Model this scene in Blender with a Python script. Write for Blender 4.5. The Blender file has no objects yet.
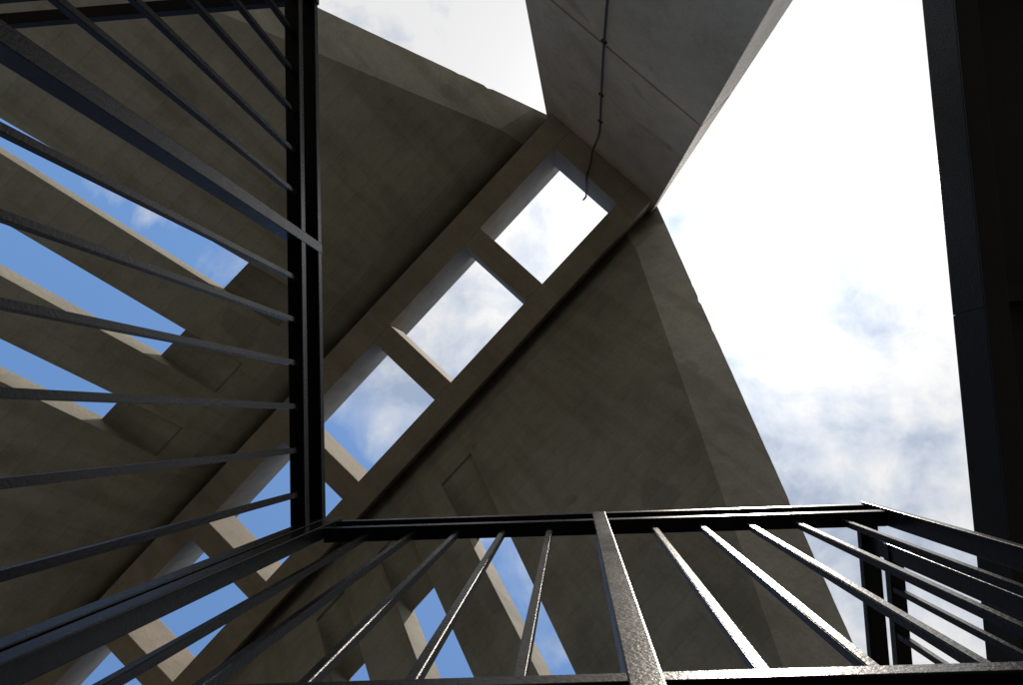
import bpy, bmesh, math, random
from mathutils import Vector, Matrix
random.seed(7)
sc = bpy.context.scene
COL = sc.collection

# ------------------------------------------------------------------ basics
CZ = 3.2                       # camera height above the paving
H = 8.0                        # ridge soffit above the camera
ANG = math.radians(135.3)      # ridge runs diagonally across the stair grid
UX, UY = math.cos(ANG), math.sin(ANG)
NX, NY = UY, -UX
N0 = -0.2035                   # ridge centre line
UC = 0.2620                    # middle of the ridge
T = 1.4                        # slope of the two roof shells

def W(u, n, z):
    """structure coordinates (ridge, across, up; unit = H) to world metres"""
    return Vector(((u*UX + n*NX)*H, (u*UY + n*NY)*H, z*H + CZ))

def S(side, u, m, z):
    return W(u, N0 + side*m, z)

def tag(o, label=None, cat=None, group=None, kind=None):
    if label: o['label'] = label
    if cat: o['category'] = cat
    if group: o['group'] = group
    if kind: o['kind'] = kind
    return o

def empty(name, loc, label, cat, group=None):
    o = bpy.data.objects.new(name, None)
    o.location = loc; o.empty_display_size = 0.2
    COL.objects.link(o)
    return tag(o, label, cat, group)

BASE = {}
def link(name, bm, mat, parent=None, bevel=0.0, smooth=False):
    off = Vector((0, 0, 0))
    p = parent
    while p is not None:
        off += p.location; p = p.parent
    bmesh.ops.recalc_face_normals(bm, faces=bm.faces)
    if bevel:
        es = [e for e in bm.edges if len(e.link_faces) == 2 and e.calc_face_angle(0) > 0.5]
        bmesh.ops.bevel(bm, geom=es, offset=bevel, segments=2, profile=0.6, affect='EDGES', clamp_overlap=True)
    for v in bm.verts: v.co -= off
    me = bpy.data.meshes.new(name)
    bm.to_mesh(me); bm.free()
    me.materials.append(mat)
    if smooth:
        for f in me.polygons: f.use_smooth = True
    o = bpy.data.objects.new(name, me)
    COL.objects.link(o)
    if parent: o.parent = parent
    return o

def hexa(bm, pts):
    """8 points: bottom loop of four, top loop of four"""
    v = [bm.verts.new(p) for p in pts]
    for f in ((0,1,2,3), (7,6,5,4), (0,4,5,1), (1,5,6,2), (2,6,7,3), (3,7,4,0)):
        bm.faces.new([v[i] for i in f])

def box(bm, x0, x1, y0, y1, z0, z1, yaw=0.0, tilt=0.0):
    def q(x, y, z):
        return Vector((x, y + yaw*x, z + tilt*x + CZ))
    hexa(bm, [q(x0,y0,z0), q(x1,y0,z0), q(x1,y1,z0), q(x0,y1,z0), q(x0,y0,z1), q(x1,y0,z1), q(x1,y1,z1), q(x0,y1,z1)])

def ubox(bm, u0, u1, n0, n1, z0, z1):
    hexa(bm, [W(u0,n0,z0), W(u1,n0,z0), W(u1,n1,z0), W(u0,n1,z0), W(u0,n0,z1), W(u1,n0,z1), W(u1,n1,z1), W(u0,n1,z1)])

def one(fn, *a, **k):
    bm = bmesh.new(); fn(bm, *a, **k); return bm

# --------------------------------------------------------------- materials
class NT:
    def __init__(s, nt): s.nt = nt
    def n(s, t, **kw):
        o = s.nt.nodes.new(t)
        for k, v in kw.items():
            if k.startswith('i_'):
                o.inputs[k[2:].replace('_', ' ')].default_value = v
            else: setattr(o, k, v)
        return o
    def l(s, a, b): s.nt.links.new(a, b)
    def ramp(s, src, stops):
        r = s.n('ShaderNodeValToRGB'); e = r.color_ramp.elements
        e[0].position, e[0].color = stops[0][0], (*stops[0][1], 1)
        e[1].position, e[1].color = stops[-1][0], (*stops[-1][1], 1)
        for p, c in stops[1:-1]:
            x = e.new(p); x.color = (*c, 1)
        s.l(src, r.inputs[0]); return r.outputs[0]
    def math(s, op, a, b=None, c=None):
        m = s.n('ShaderNodeMath', operation=op)
        for i, v in enumerate((a, b, c)):
            if v is None: continue
            if isinstance(v, (int, float)): m.inputs[i].default_value = v
            else: s.l(v, m.inputs[i])
        return m.outputs[0]
    def mix(s, f, a, b, bt='MIX'):
        m = s.n('ShaderNodeMix', data_type='RGBA', blend_type=bt)
        for i, v in ((0, f), (6, a), (7, b)):
            if isinstance(v, (int, float)): m.inputs[i].default_value = v
            elif isinstance(v, tuple): m.inputs[i].default_value = (*v, 1)
            else: s.l(v, m.inputs[i])
        return m.outputs[2]

def new_mat(name):
    m = bpy.data.materials.new(name); m.use_nodes = True
    m.node_tree.nodes.clear()
    t = NT(m.node_tree)
    out = t.n('ShaderNodeOutputMaterial'); b = t.n('ShaderNodeBsdfPrincipled')
    t.l(b.outputs[0], out.inputs[0])
    return m, t, b

def concrete(name, base, warm, boards=0.0, stain=1.0, rust=0.0, oval=(1.25, .6, .6)):
    m, t, b = new_mat(name)
    tc = t.n('ShaderNodeTexCoord')
    mp = t.n('ShaderNodeMapping'); mp.inputs['Rotation'].default_value = (0, 0, -ANG)
    t.l(tc.outputs['Object'], mp.inputs[0]); P = mp.outputs[0]
    def noise(sc_, det=6, rough=.6, vec=P, dist=0.0):
        q = t.n('ShaderNodeTexNoise', i_Scale=sc_, i_Detail=det, i_Roughness=rough, i_Distortion=dist)
        t.l(vec, q.inputs['Vector']); return q.outputs[0]
    big = noise(.55, 7, .65, dist=.5); mid = noise(2.6, 8, .7, dist=.3); fine = noise(38, 5, .7); grit = noise(160, 3, .6)
    c = t.ramp(big, [(.32, tuple(x*.78 for x in base)), (.5, base), (.70, tuple(x*1.06 for x in warm))])
    mott = t.ramp(mid, [(.3, (.80, .79, .76)), (.52, (1, 1, 1)), (.75, (1.10, 1.09, 1.07))])
    c = t.mix(1.0, c, mott, 'MULTIPLY')
    fn = t.ramp(fine, [(.25, (.86, .86, .86)), (.6, (1.05, 1.05, 1.05))])
    c = t.mix(1.0, c, fn, 'MULTIPLY')
    # run-off streaks: stretched down the fall of the surface
    ms = t.n('ShaderNodeMapping'); ms.inputs['Scale'].default_value = (2.4, .22, .16)
    t.l(P, ms.inputs[0])
    st = noise(1.7, 6, .65, vec=ms.outputs[0])
    sm = t.ramp(st, [(.47, (1, 1, 1)), (.60, (.70, .68, .63)), (.75, (.52, .49, .44))])
    c = t.mix(.5*stain, c, sm, 'MULTIPLY')
    # damp oval patches
    mv = t.n('ShaderNodeMapping'); mv.inputs['Scale'].default_value = oval
    wv = t.n('ShaderNodeVectorMath', operation='ADD')
    wn = t.n('ShaderNodeTexNoise', i_Scale=2.2, i_Detail=4.0); t.l(P, wn.inputs['Vector'])
    ws = t.n('ShaderNodeVectorMath', operation='SCALE'); ws.inputs[3].default_value = .6
    t.l(wn.outputs['Color'], ws.inputs[0]); t.l(P, wv.inputs[0]); t.l(ws.outputs[0], wv.inputs[1]); t.l(wv.outputs[0], mv.inputs[0])
    vo = t.n('ShaderNodeTexVoronoi', i_Scale=1.75); t.l(mv.outputs[0], vo.inputs['Vector'])
    spot = t.ramp(vo.outputs['Distance'], [(.20, (1, 1, 1)), (.27, (0, 0, 0))])
    sel = t.ramp(vo.outputs['Color'], [(.66, (0, 0, 0)), (.68, (1, 1, 1))])
    sp = t.math('MULTIPLY', t.math('MULTIPLY', spot, sel), .36*stain)
    c = t.mix(sp, c, tuple(x*.42 for x in base))
    if rust:
        vr = t.n('ShaderNodeTexVoronoi', i_Scale=.9); t.l(mv.outputs[0], vr.inputs['Vector'])
        rs = t.math('MULTIPLY', t.ramp(vr.outputs['Distance'], [(.12, (1, 1, 1)), (.36, (0, 0, 0))]), t.ramp(noise(7, 6, .8), [(.56, (0, 0, 0)), (.63, (1, 1, 1))]))
        c = t.mix(t.math('MULTIPLY', rs, rust), c, (.20, .10, .045))
    # bug holes
    vb = t.n('ShaderNodeTexVoronoi', i_Scale=26.0); t.l(P, vb.inputs['Vector'])
    hs = t.ramp(vb.outputs['Distance'], [(.06, (1, 1, 1)), (.10, (0, 0, 0))])
    hsel = t.ramp(vb.outputs['Color'], [(.70, (0, 0, 0)), (.72, (1, 1, 1))])
    hole = t.math('MULTIPLY', hs, hsel)
    c = t.mix(t.math('MULTIPLY', hole, .6), c, tuple(x*.3 for x in base))
    h = t.math('ADD', t.math('MULTIPLY', fine, .35), t.math('MULTIPLY', mid, .9))
    h = t.math('ADD', h, t.math('MULTIPLY', grit, .12))
    h = t.math('SUBTRACT', h, t.math('MULTIPLY', hole, .5))
    if boards:
        mb = t.n('ShaderNodeMapping'); mb.inputs['Scale'].default_value = (.12, 1, 1); t.l(P, mb.inputs[0])
        wb = t.n('ShaderNodeTexWave', wave_type='BANDS', bands_direction='Z', wave_profile='SAW', i_Scale=1.9, i_Distortion=.35, i_Detail=3.0, i_Detail_Scale=2.0)
        t.l(mb.outputs[0], wb.inputs[0])
        bl = t.ramp(wb.outputs[1], [(.0, (.80, .79, .77)), (.07, (.98, .98, .98)), (.9, (1.03, 1.03, 1.03))])
        c = t.mix(boards, c, bl, 'MULTIPLY')
        h = t.math('ADD', h, t.math('MULTIPLY', wb.outputs[1], .25*boards))
    t.l(c, b.inputs['Base Color'])
    b.inputs['Roughness'].default_value = .86
    b.inputs['Specular IOR Level'].default_value = .3
    bp = t.n('ShaderNodeBump', i_Strength=.55, i_Distance=.02)
    t.l(h, bp.inputs['Height']); t.l(bp.outputs[0], b.inputs['Normal'])
    return m

M_SHELL = concrete('weathered_concrete', (.300, .286, .240), (.325, .308, .256), boards=.8, stain=1.0)
M_FRAME = concrete('ridge_concrete', (.285, .25, .20), (.325, .288, .23), boards=.0, stain=.7)
M_PYLON = concrete('grey_pylon_concrete', (.47, .41, .355), (.51, .445, .385), boards=.0, stain=1.0, rust=.6, oval=(1.5, .75, 2.0))
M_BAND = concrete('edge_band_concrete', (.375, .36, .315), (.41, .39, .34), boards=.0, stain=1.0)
M_FOOT = concrete('foot_concrete', (.25, .235, .20), (.28, .26, .22))

def black_paint(name, scale=1.0, rough=.235, strength=.24, spec=.13):
    m, t, b = new_mat(name)
    tc = t.n('ShaderNodeTexCoord'); P = tc.outputs['Object']
    def noise(s_, d, r=.6):
        q = t.n('ShaderNodeTexNoise', i_Scale=s_*scale, i_Detail=d, i_Roughness=r); t.l(P, q.inputs['Vector']); return q.outputs[0]
    a = noise(170, 3, .5); g = noise(620, 2, .5); w = noise(9, 5, .7)
    c = t.ramp(w, [(.3, (.0045, .0045, .006)), (.7, (.009, .009, .0105))])
    dust = t.ramp(g, [(.62, (0, 0, 0)), (.78, (1, 1, 1))])
    c = t.mix(t.math('MULTIPLY', dust, .07), c, (.06, .058, .056))
    t.l(c, b.inputs['Base Color'])
    r = t.n('ShaderNodeMapRange'); r.inputs[3].default_value = rough-.06; r.inputs[4].default_value = rough+.12
    t.l(w, r.inputs[0]); t.l(r.outputs[0], b.inputs['Roughness'])
    b.inputs['Specular IOR Level'].default_value = spec
    h = t.math('ADD', t.math('MULTIPLY', a, 1.0), t.math('MULTIPLY', g, .30))
    bp = t.n('ShaderNodeBump', i_Strength=strength, i_Distance=.0022)
    t.l(h, bp.inputs['Height']); t.l(bp.outputs[0], b.inputs['Normal'])
    return m
M_RAIL = black_paint('black_gloss_paint')
M_BEAM = black_paint('black_beam_paint', .5, .42, .3, .2)
M_CABLE, _t, _b = new_mat('black_cable_rubber')
_b.inputs['Base Color'].default_value = (.012, .012, .012, 1); _b.inputs['Roughness'].default_value = .6

M_GROUND, t, b = new_mat('paving')
tc = t.n('ShaderNodeTexCoord')
br = t.n('ShaderNodeTexBrick', i_Scale=1.0, i_Mortar_Size=.008); br.inputs['Color1'].default_value = (.088, .082, .063, 1); br.inputs['Color2'].default_value = (.108, .099, .075, 1); br.inputs['Mortar'].default_value = (.05, .048, .04, 1)
t.l(tc.outputs['Object'], br.inputs[0])
gn = t.n('ShaderNodeTexNoise', i_Scale=.8, i_Detail=8.0); t.l(tc.outputs['Object'], gn.inputs[0])
t.l(t.mix(1.0, br.outputs[0], t.ramp(gn.outputs[0], [(.3, (.75, .75, .75)), (.7, (1.05, 1.05, 1.05))]), 'MULTIPLY'), b.inputs['Base Color'])
b.inputs['Roughness'].default_value = .85

# ------------------------------------------------------------------ ground
bm = bmesh.new()
R_ = 1500
vs = [bm.verts.new((x, y, 0)) for x, y in ((-R_, -R_), (R_, -R_), (R_, R_), (-R_, R_))]
bm.faces.new(vs)
tag(link('ground', bm, M_GROUND), kind='structure')

# ------------------------------------------- the concrete canopy (one thing)
base = W(UC, N0, 0); base.z = 0
canopy = empty('concrete_canopy', base, 'weathered grey concrete tent roof with slotted sloping shells and a row of square ridge openings', 'canopy')
U0, U1 = -.279, 2*UC + .279
NA0, NA1, NB0, NB1 = -.2915, -.2575, -.1465, -.1155
for a, c in ((NA0, NA1), (NB0, NB1)):
    link('ridge_beam', one(ubox, U0, U1, a, c, 1.0, 1.0805), M_FRAME, canopy, bevel=.012)
    s = .0010 if a == NA0 else -.0010
    link('upstand', one(ubox, U0+.002, U1-.002, min(a, a) + (.002 if a == NA0 else .001), c - (.001 if a == NA0 else .002), 1.0817, 1.118), M_FRAME, canopy, bevel=.012)
PITCH, LEN = .1745, .1435
starts = [UC - 2.5*PITCH - LEN/2 + k*PITCH for k in range(6)]
bars = [(U0+.0005, starts[0])] + [(starts[k] + LEN, starts[k+1]) for k in range(5)] + [(starts[5] + LEN, U1-.0005)]
for a, c in bars:
    link('cross_bar', one(ubox, a, c, NA1-.0004, NB0+.0004, 1.0004, 1.0795), M_FRAME, canopy, bevel=.012)

# sloping shells
TH = .058          # vertical thickness (unit H)
LIDB = .044        # underside of the closed head of a slot
EOFF = .045        # free edge is chamfered up by this
def zpl(m, off=0.0): return 1 + off - T*(m - .1) 
def edge(m): return -.2870 + .780*(m - .1)
def inner(m): return -.226 + .79*(m - .1)
SL = [(lambda m: .1145 + .18*(m-.149), lambda m: .1655 + .065*(m-.149)),
      (lambda m: .2285 + .022*(m-.149), lambda m: .2775 + .012*(m-.149)),
      (lambda m: .3370 + .005*(m-.149), lambda m: .3845 - .045*(m-.149))]
def wob(): return random.uniform(-.0006, .0006)
for side in (-1, 1):
    ROWS = [.0865, .118, .142, .2065 if side < 0 else .2185, .50, .64]
    cols = [inner] + [f for s_ in SL for f in s_] + [lambda m: 2*UC - inner(m)]
    bm = bmesh.new()
    cache = {}
    def V(i, j, off):
        k = (i, j, round(off, 4))
        if k not in cache:
            m = ROWS[j]; cache[k] = bm.verts.new(S(side, cols[i](m), m, zpl(m, off) + (.036 if j == 0 else 0)))
        return cache[k]
    nc, nr = len(cols)-1, len(ROWS)-1
    def bot(i, j):
        if i < 0 or i >= nc or j < 0 or j >= nr: return None
        if i % 2 == 1:
            if j == 2: return (.005, LIDB)
            if j == 3: return None
        return 0.0
    for i in range(nc):
        for j in range(nr):
            z = bot(i, j)
            if z is None: continue
            zn, zf = z if isinstance(z, tuple) else (z, z)
            bm.faces.new([V(i,j,zn), V(i+1,j,zn), V(i+1,j+1,zf), V(i,j+1,zf)])
            bm.faces.new([V(i,j,TH), V(i+1,j,TH), V(i+1,j+1,TH), V(i,j+1,TH)])
            for di, dj, p, q in ((-1,0,(i,j),(i,j+1)), (1,0,(i+1,j),(i+1,j+1)), (0,-1,(i,j),(i+1,j)), (0,1,(i,j+1),(i+1,j+1))):
                ii, jj = i+di, j+dj
                if ii < 0 or ii >= nc: continue          # edge bands close these sides
                nz = bot(ii, jj)
                n0_, n1_ = (TH, TH) if nz is None else nz if isinstance(nz, tuple) else (nz, nz)
                # heights along this shared edge, ours and the neighbour's
                if dj == 0: mine, other = (zn, zf), (n0_, n1_)
                elif dj == 1: mine, other = (zf, zf), (n0_, n0_)
                else: mine, other = (zn, zn), (n1_, n1_)
                if max(other[0]-mine[0], other[1]-mine[1]) > 1e-6:
                    bm.faces.new([V(*p, mine[0]), V(*q, mine[1]), V(*q, other[1]), V(*p, other[0])])
    shell = link('roof_shell', bm, M_SHELL, canopy)
    mod = shell.modifiers.new('bevel', 'BEVEL'); mod.width = .008; mod.segments = 1; mod.limit_method = 'ANGLE'; mod.angle_limit = .6
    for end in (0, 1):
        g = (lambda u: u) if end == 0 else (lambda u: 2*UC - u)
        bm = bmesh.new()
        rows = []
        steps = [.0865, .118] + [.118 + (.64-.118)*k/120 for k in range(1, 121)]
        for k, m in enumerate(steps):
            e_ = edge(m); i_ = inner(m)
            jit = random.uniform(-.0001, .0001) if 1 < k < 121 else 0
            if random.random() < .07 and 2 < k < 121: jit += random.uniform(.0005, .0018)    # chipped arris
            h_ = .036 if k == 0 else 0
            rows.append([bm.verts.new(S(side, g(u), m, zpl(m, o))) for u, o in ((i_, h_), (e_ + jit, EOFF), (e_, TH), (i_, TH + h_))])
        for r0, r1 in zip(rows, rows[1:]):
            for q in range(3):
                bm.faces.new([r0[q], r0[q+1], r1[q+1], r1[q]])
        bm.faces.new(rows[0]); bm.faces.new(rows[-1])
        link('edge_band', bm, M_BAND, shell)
    # foot block under the shell's narrow end
    bm = bmesh.new()
    m0, m1, hw = .60, .70, .125
    zz = -CZ/H
    hexa(bm, [S(side, UC-hw-.03, m0-.06, zz), S(side, UC+hw+.03, m0-.06, zz), S(side, UC+hw+.03, m1+.09, zz), S(side, UC-hw-.03, m1+.09, zz),
              S(side, UC-hw, m0, zpl(.62)), S(side, UC+hw, m0, zpl(.62)), S(side, UC+hw, m1, zpl(.62)), S(side, UC-hw, m1, zpl(.62))])
    link('foot_block', bm, M_FOOT, canopy, bevel=.03)

# end pylons with formwork lifts
ZJ = [1.072, .709, .43, .15, -.13, -CZ/H]
def tau(z):
    pts = [(1.08, .010), (1.0, .012), (.85, .029), (.674, .045), (.4, .066), (-.4, .12)]
    for (a, p), (c, q) in zip(pts, pts[1:]):
        if z >= c: return p + (q-p)*(a-z)/(a-c)
    return pts[-1][1]
for end in (0, 1):
    g = (lambda u: u) if end == 0 else (lambda u: 2*UC - u)
    py = None
    root = None
    for k in range(5):
        zt, zb = ZJ[k], ZJ[k+1]
        gap = .0036
        zz = [zt - (gap if k else 0)] + [z for z in (1.0, .85, .674) if zb < z < zt - gap] + [zb]
        bm = bmesh.new(); rr = []
        for z in zz:
            nl = -.304 - .065*(1-z); nr_ = -.108 + .045*(1-z)
            rr.append([bm.verts.new(W(g(u), n, z)) for u, n in ((-.2785, nl), (-.2785, nr_), (-.2795 - tau(z), nr_), (-.2795 - tau(z), nl))])
        for a, c in zip(rr, rr[1:]):
            for q in range(4): bm.faces.new([a[q], a[(q+1) % 4], c[(q+1) % 4], c[q]])
        bm.faces.new(rr[0]); bm.faces.new(rr[-1])
        # recessed core closes the joint behind
        if k:
            nl = -.304 - .065*(1-zt) + .003; nr_ = -.108 + .045*(1-zt) - .003
            t_ = tau(zt) - .003
            hexa(bm, [W(g(u), n, z) for z in (zt-gap-.001, zt+.001) for u, n in ((-.2825, nl), (-.2825, nr_), (-.2795-t_, nr_), (-.2795-t_, nl))])
        link('pylon_lift', bm, M_PYLON, canopy, bevel=.006)

# --------------------------------------------------------------- the cable
pts = []
for u, n in ((-.52, -.395), (-.4425, -.3429), (-.4200, -.3250), (-.3965, -.3068), (-.3640, -.2800), (-.3399, -.2602), (-.3180, -.2415), (-.2988, -.2250)):
    s = .2772/(-u)
    pts.append(W(-.2772, n*s, s))
pts = [W(-.2772, -.268, .30), W(-.2772, -.258, .43)] + pts
pts += [W(-.2745, -.2165, .992), W(-.262, -.2070, .9965), W(-.2445, -.1995, .9975), W(-.2432, -.1975, 1.02), W(-.2430, -.1968, 1.068), W(-.2425, -.1965, 1.074)]
cu = bpy.data.curves.new('cable', 'CURVE'); cu.dimensions = '3D'
sp = cu.splines.new('NURBS'); sp.points.add(len(pts)-1); sp.order_u = 3; sp.use_endpoint_u = True
for p, q in zip(sp.points, pts): p.co = (*q, 1)
cu.bevel_depth = .0085; cu.bevel_resolution = 3; cu.resolution_u = 6
tmp = bpy.data.objects.new('tmp', cu); COL.objects.link(tmp)
bpy.context.view_layer.update()
me = bpy.data.meshes.new_from_object(tmp.evaluated_get(bpy.context.evaluated_depsgraph_get()))
bpy.data.objects.remove(tmp); me.name = 'cable'
me.materials.clear(); me.materials.append(M_CABLE)
cable = bpy.data.objects.new('cable', me); COL.objects.link(cable)
tag(cable, 'thin black cable clipped down the grey concrete pylon and looping into the nearest ridge opening', 'cable')
for u, n in ((-.3399, -.2602), (-.3965, -.3068), (-.3120, -.2365), (-.4700, -.362)):
    s = .2772/(-u)
    c = W(-.2780, n*s, s); bm = bmesh.new()
    bmesh.ops.create_cube(bm, size=1, matrix=Matrix.Translation(c) @ Matrix.Rotation(ANG, 4, 'Z') @ Matrix.Diagonal((.03, .05, .02, 1)))
    link('clip', bm, M_CABLE, cable, bevel=.004)
bm = bmesh.new()
c = W(-.2405, -.1962, 1.078)
rg = 14
ring = []
for i in range(rg):
    a = 2*math.pi*i/rg; row = []
    for j in range(6):
        q = 2*math.pi*j/6
        r = .032 + .007*math.cos(q)
        row.append(bm.verts.new(c + Vector((UX*r*math.cos(a), UY*r*math.cos(a), r*math.sin(a)*.9)) + Vector((NX, NY, 0))*(.007*math.sin(q))))
    ring.append(row)
for i in range(rg):
    for j in range(6):
        bm.faces.new([ring[i][j], ring[(i+1) % rg][j], ring[(i+1) % rg][(j+1) % 6], ring[i][(j+1) % 6]])
link('end_ring', bm, M_RAIL, cable, smooth=True)

# ---------------------------------------------------------------- railings
G = 'black steel railings round the stairwell'
ZH0, ZH1, ZL0, ZL1, ZB0, ZB1, ZF = 1.872, 1.898, 1.750, 1.779, .702, .728, .62
BV = .0018
def part(name, root, *a, bevel=BV, **k):
    return link(name, one(box, *a, **k), M_RAIL, root, bevel=bevel)
def baluster(root, x, y, yaw=0.0, s=.0062):
    bm = bmesh.new(); y += yaw*x
    box(bm, x-s, x+s, y-s, y+s, ZB1-.03, ZL0+.004)
    bmesh.ops.bevel(bm, geom=list(bm.edges), offset=.0012, segments=2, affect='EDGES')
    for k in range(7):                                   # weld bead round the top
        a = random.uniform(0, 6.28); r_ = random.uniform(.0022, .0042)
        bmesh.ops.create_icosphere(bm, subdivisions=1, radius=r_, matrix=Matrix.Translation((x+math.cos(a)*s*1.05, y+math.sin(a)*s*1.05, ZL0-.0005+CZ)))
    return link('baluster', bm, M_RAIL, root)

# left run (along y)
r = empty('stair_railing', (-.625, -.45, CZ+ZF), 'black steel railing on the left of the stairwell, its bars fanning towards the left edge', 'railing', G)
XL0, XL1 = -.6455, -.6105
part('handrail', r, XL0, XL1, -1.103, .2163, ZH0, ZH1)
part('lower_rail', r, XL0, XL1, -1.103, .2163, ZL0, ZL1)
part('bottom_rail', r, XL0, XL1, -1.103, .2163, ZB0, ZB1)
for y in (.145, .0455, -.054, -.1535, -.253, -.3525, -.558, -.6575, -.757, -.8565, -.956, -1.05): baluster(r, -.6295, y)
part('post', r, -.6465, -.6095, -.467, -.440, ZF, ZH1+.0015)
part('post', r, -.646, -.614, .2165, .247, ZF, ZH1+.0015)
# front run (along x), slightly out of square as in the photograph
YW = 0.0
r = empty('stair_railing', (.03, .24, CZ+ZF), 'black steel railing across the bottom of the view with a wide middle post', 'railing', G)
YF0, YF1 = .2228, .2548
part('handrail', r, -.5695, .659, YF0, YF1, ZH0, ZH1, yaw=YW)
part('lower_rail', r, -.5695, .659, YF0, YF1, ZL0, ZL1, yaw=YW)
part('bottom_rail', r, -.5695, .659, YF0, YF1, ZB0-.013, ZB1-.015, yaw=YW, tilt=.038)
for x in (-.0606, -.1625, -.2645, -.3665, -.4685, .165, .2655, .366, .4665, .567): baluster(r, x, .2425, YW)
part('post', r, .0368, .0678, .2218, .2565, ZF, ZH1+.0015)
part('post', r, -.602, -.570, .2165, .2470, ZF, ZH1+.0015)
part('post', r, .6605, .676, .2180, .2550, ZF, ZH1+.0015)
# right return (along y)
r = empty('stair_railing', (.665, .9, CZ+ZF), 'black steel railing returning away on the right, seen through the front bars', 'railing', G)
XR0, XR1 = .6450, .6845
part('handrail', r, XR0, XR1, .2560, 1.62, ZH0, ZH1)
part('lower_rail', r, .6560, .6865, .2935, 1.62, ZL0, ZL1)
part('bottom_rail', r, XR0, XR1, .2800, 1.62, ZB0, ZB1)
for k in range(12): baluster(r, .664, .385 + .095*k)
part('post', r, .6600, .6900, .2930, .3280, ZF, ZH0+.004)
part('post', r, .6420, .6850, 1.60, 1.635, ZF, ZH1+.0015)
# far run (along x, beyond the left one)
r = empty('stair_railing', (-1.4, -1.12, CZ+ZF), 'short stretch of black double rail behind the bars in the upper left corner', 'railing', G)
part('handrail', r, -2.20, -.612, -1.136, -1.104, ZH0, ZH1)
part('lower_rail', r, -2.20, -.612, -1.136, -1.104, ZL0, ZL1)
part('bottom_rail', r, -2.20, -.612, -1.136, -1.104, ZB0, ZB1)
for k in range(14): baluster(r, -.74 - .1*k, -1.12)
part('post', r, -.6420, -.6065, -1.1375, -1.1025, ZF, ZH1+.0015)
part('post', r, -2.222, -2.19, -1.1375, -1.1025, ZF, ZH1+.0015)

# landing that carries the railings (below the frame)
bm = bmesh.new()
box(bm, -2.24, -.606, -1.15, 1.66, ZF-.09, ZF)
box(bm, -.604, .705, .2150, 1.66, ZF-.09, ZF)
for x, y in ((-2.1, -1.0), (-2.1, 1.5), (-.75, -1.0), (.6, 1.5)):
    box(bm, x-.06, x+.06, y-.06, y+.06, -CZ, ZF-.092)
box(bm, -1.3, 1.25, -1.9, .9, -1.62, -1.52)  # unseen lower landing under the camera, added to keep ground bounce off rail undersides
tag(link('landing_floor', bm, M_BEAM), kind='structure')

# upper landing: black steel edge beam on the right
BX, BZ0, BZ1 = 1.41, 2.735, 2.955
r = empty('upper_landing', (2.3, .3, CZ+BZ0), 'black painted steel landing edge beam filling the right side of the view', 'landing')
link('edge_plate', one(box, BX, BX+.016, -3.4, -.3216, BZ0, BZ1), M_BEAM, r, bevel=.002)
link('edge_plate', one(box, BX, BX+.016, -.3204, 2.6, BZ0, BZ1), M_BEAM, r, bevel=.002)
link('splice_plate', one(box, BX+.0165, BX+.03, -.42, -.22, BZ0+.02, BZ1-.034), M_BEAM, r)
link('flange', one(box, BX+.0005, BX+.075, -3.39, 2.59, BZ0-.012, BZ0-.0005), M_BEAM, r, bevel=.002)
link('deck_plate', one(box, BX+.018, BX+2.0, -3.39, 2.59, BZ1-.03, BZ1-.004), M_BEAM, r)
for k in range(5):
    y = -3.0 + 1.3*k
    link('joist', one(box, BX+.02, BX+1.98, y, y+.06, BZ0+.03, BZ1-.032), M_BEAM, r)
for y in (-3.2, 2.3):
    link('column', one(box, BX+1.4, BX+1.52, y, y+.12, -CZ, BZ0+.03), M_BEAM, r)

# ------------------------------------------------------------------ camera
f_px = 780.0
X = Vector((0.99622434, -0.04760164, -0.07260262)); Y = Vector((0.0401682, 0.99411422, -0.10061527)); Z = Vector((0.07696475, 0.09731907, 0.99227286))
def cw(v): return Vector((X.dot(v), Y.dot(v), Z.dot(v)))
ri, up, bk = cw(Vector((1, 0, 0))), cw(Vector((0, -1, 0))), cw(Vector((0, 0, -1)))
cam = bpy.data.cameras.new('camera'); co = bpy.data.objects.new('camera', cam); COL.objects.link(co)
Mx = Matrix((ri, up, bk)).transposed().to_4x4(); Mx.translation = (0, 0, CZ)
co.matrix_world = Mx
cam.sensor_width = 36; cam.lens = f_px*36/1023; cam.clip_start = .02; cam.clip_end = 5000
sc.camera = co

# ------------------------------------------------------------ sun and sky
EL, DEL = math.radians(71.5), math.radians(5)
d = Vector((-UX*math.cos(DEL) - NX*math.sin(DEL), -UY*math.cos(DEL) - NY*math.sin(DEL), 0))*math.cos(EL) + Vector((0, 0, math.sin(EL)))
sl = bpy.data.lights.new('sun', 'SUN'); sl.energy = 3.8; sl.angle = math.radians(.53); sl.color = (1, .90, .78)
so = bpy.data.objects.new('sun', sl); COL.objects.link(so)
so.rotation_euler = d.to_track_quat('Z', 'Y').to_euler(); so.location = d*60

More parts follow.
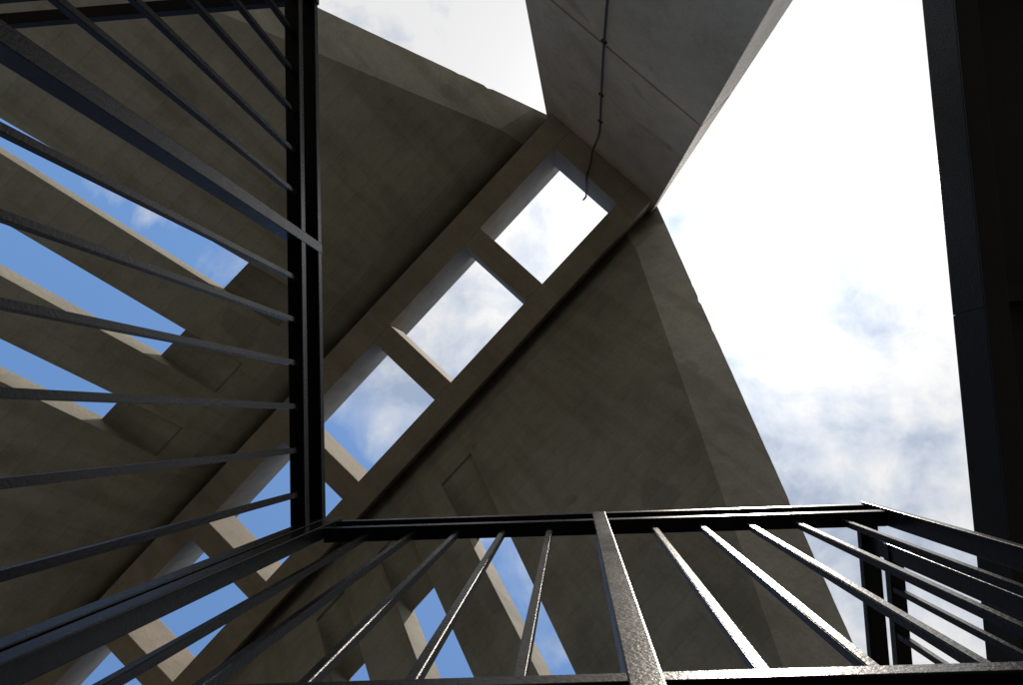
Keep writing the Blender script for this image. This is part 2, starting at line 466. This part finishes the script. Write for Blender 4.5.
w = bpy.data.worlds.new('World'); sc.world = w; w.use_nodes = True
w.node_tree.nodes.clear(); t = NT(w.node_tree)
sky = t.n('ShaderNodeTexSky', sky_type='NISHITA', sun_disc=False, sun_elevation=EL, sun_rotation=math.atan2(d.x, d.y), air_density=1.0, dust_density=.4, ozone_density=2.0)
tc = t.n('ShaderNodeTexCoord'); D = tc.outputs['Generated']
sx = t.n('ShaderNodeSeparateXYZ'); t.l(D, sx.inputs[0])
zc = t.math('MAXIMUM', sx.outputs[2], .06)
px, py = t.math('DIVIDE', sx.outputs[0], zc), t.math('DIVIDE', sx.outputs[1], zc)
cv = t.n('ShaderNodeCombineXYZ'); t.l(px, cv.inputs[0]); t.l(py, cv.inputs[1]); cv.inputs[2].default_value = 12.9
def noise(s_, d_, r_, dist=0.0, src=cv.outputs[0]):
    q = t.n('ShaderNodeTexNoise', i_Scale=s_, i_Detail=d_, i_Roughness=r_, i_Distortion=dist); t.l(src, q.inputs['Vector']); return q.outputs[0]
n1 = noise(5.5, 9, .56, .25); n2 = noise(9.0, 7, .6, .2)
bias = t.math('ADD', t.math('MULTIPLY', px, .85), t.math('MULTIPLY', py, -.85))
bias = t.math('MINIMUM', t.math('MAXIMUM', bias, -1.0), .9)
cov = t.math('ADD', n1, t.math('ADD', t.math('MULTIPLY', bias, 1.3), .25))
mask = t.ramp(cov, [(.40, (0, 0, 0)), (.53, (.6, .6, .6)), (.68, (1, 1, 1))])
dn = t.n('ShaderNodeVectorMath', operation='DOT_PRODUCT'); t.l(D, dn.inputs[0]); dn.inputs[1].default_value = d
glow = t.math('POWER', t.math('MAXIMUM', dn.outputs['Value'], 0.0), 34.0)
bri = t.math('ADD', t.math('MULTIPLY', glow, 5.0), 5.5)
n3 = t.math('ADD', t.math('MULTIPLY', n2, 1.7), -.35)
shade = t.ramp(t.math('ADD', n3, t.math('MULTIPLY', t.math('MAXIMUM', t.math('ADD', t.math('MULTIPLY', px, .65), t.math('MULTIPLY', py, -1.7)), -.02), .45)), [(.26, (.46, .54, .69)), (.50, (.72, .78, .88)), (.76, (1, 1, 1))])
cc = t.mix(1.0, shade, (1, 1, 1), 'MULTIPLY')
sc_ = t.n('ShaderNodeVectorMath', operation='SCALE'); t.l(cc, sc_.inputs[0]); t.l(bri, sc_.inputs[3])
tint = t.mix(1.0, sky.outputs[0], (.93, 1.14, 1.25), 'MULTIPLY')
mixed = t.mix(mask, tint, sc_.outputs[0])
bg = t.n('ShaderNodeBackground', i_Strength=.12); t.l(mixed, bg.inputs[0])
wo = t.n('ShaderNodeOutputWorld'); t.l(bg.outputs[0], wo.inputs[0])

# ------------------------------------------------------------------ render
vs_ = sc.view_settings
vs_.view_transform = 'Standard'; vs_.look = 'None'; vs_.exposure = 0.3; vs_.gamma = 1; vs_.use_curve_mapping = False
sc.render.engine = 'CYCLES'
sc.cycles.max_bounces = 8; sc.cycles.diffuse_bounces = 5
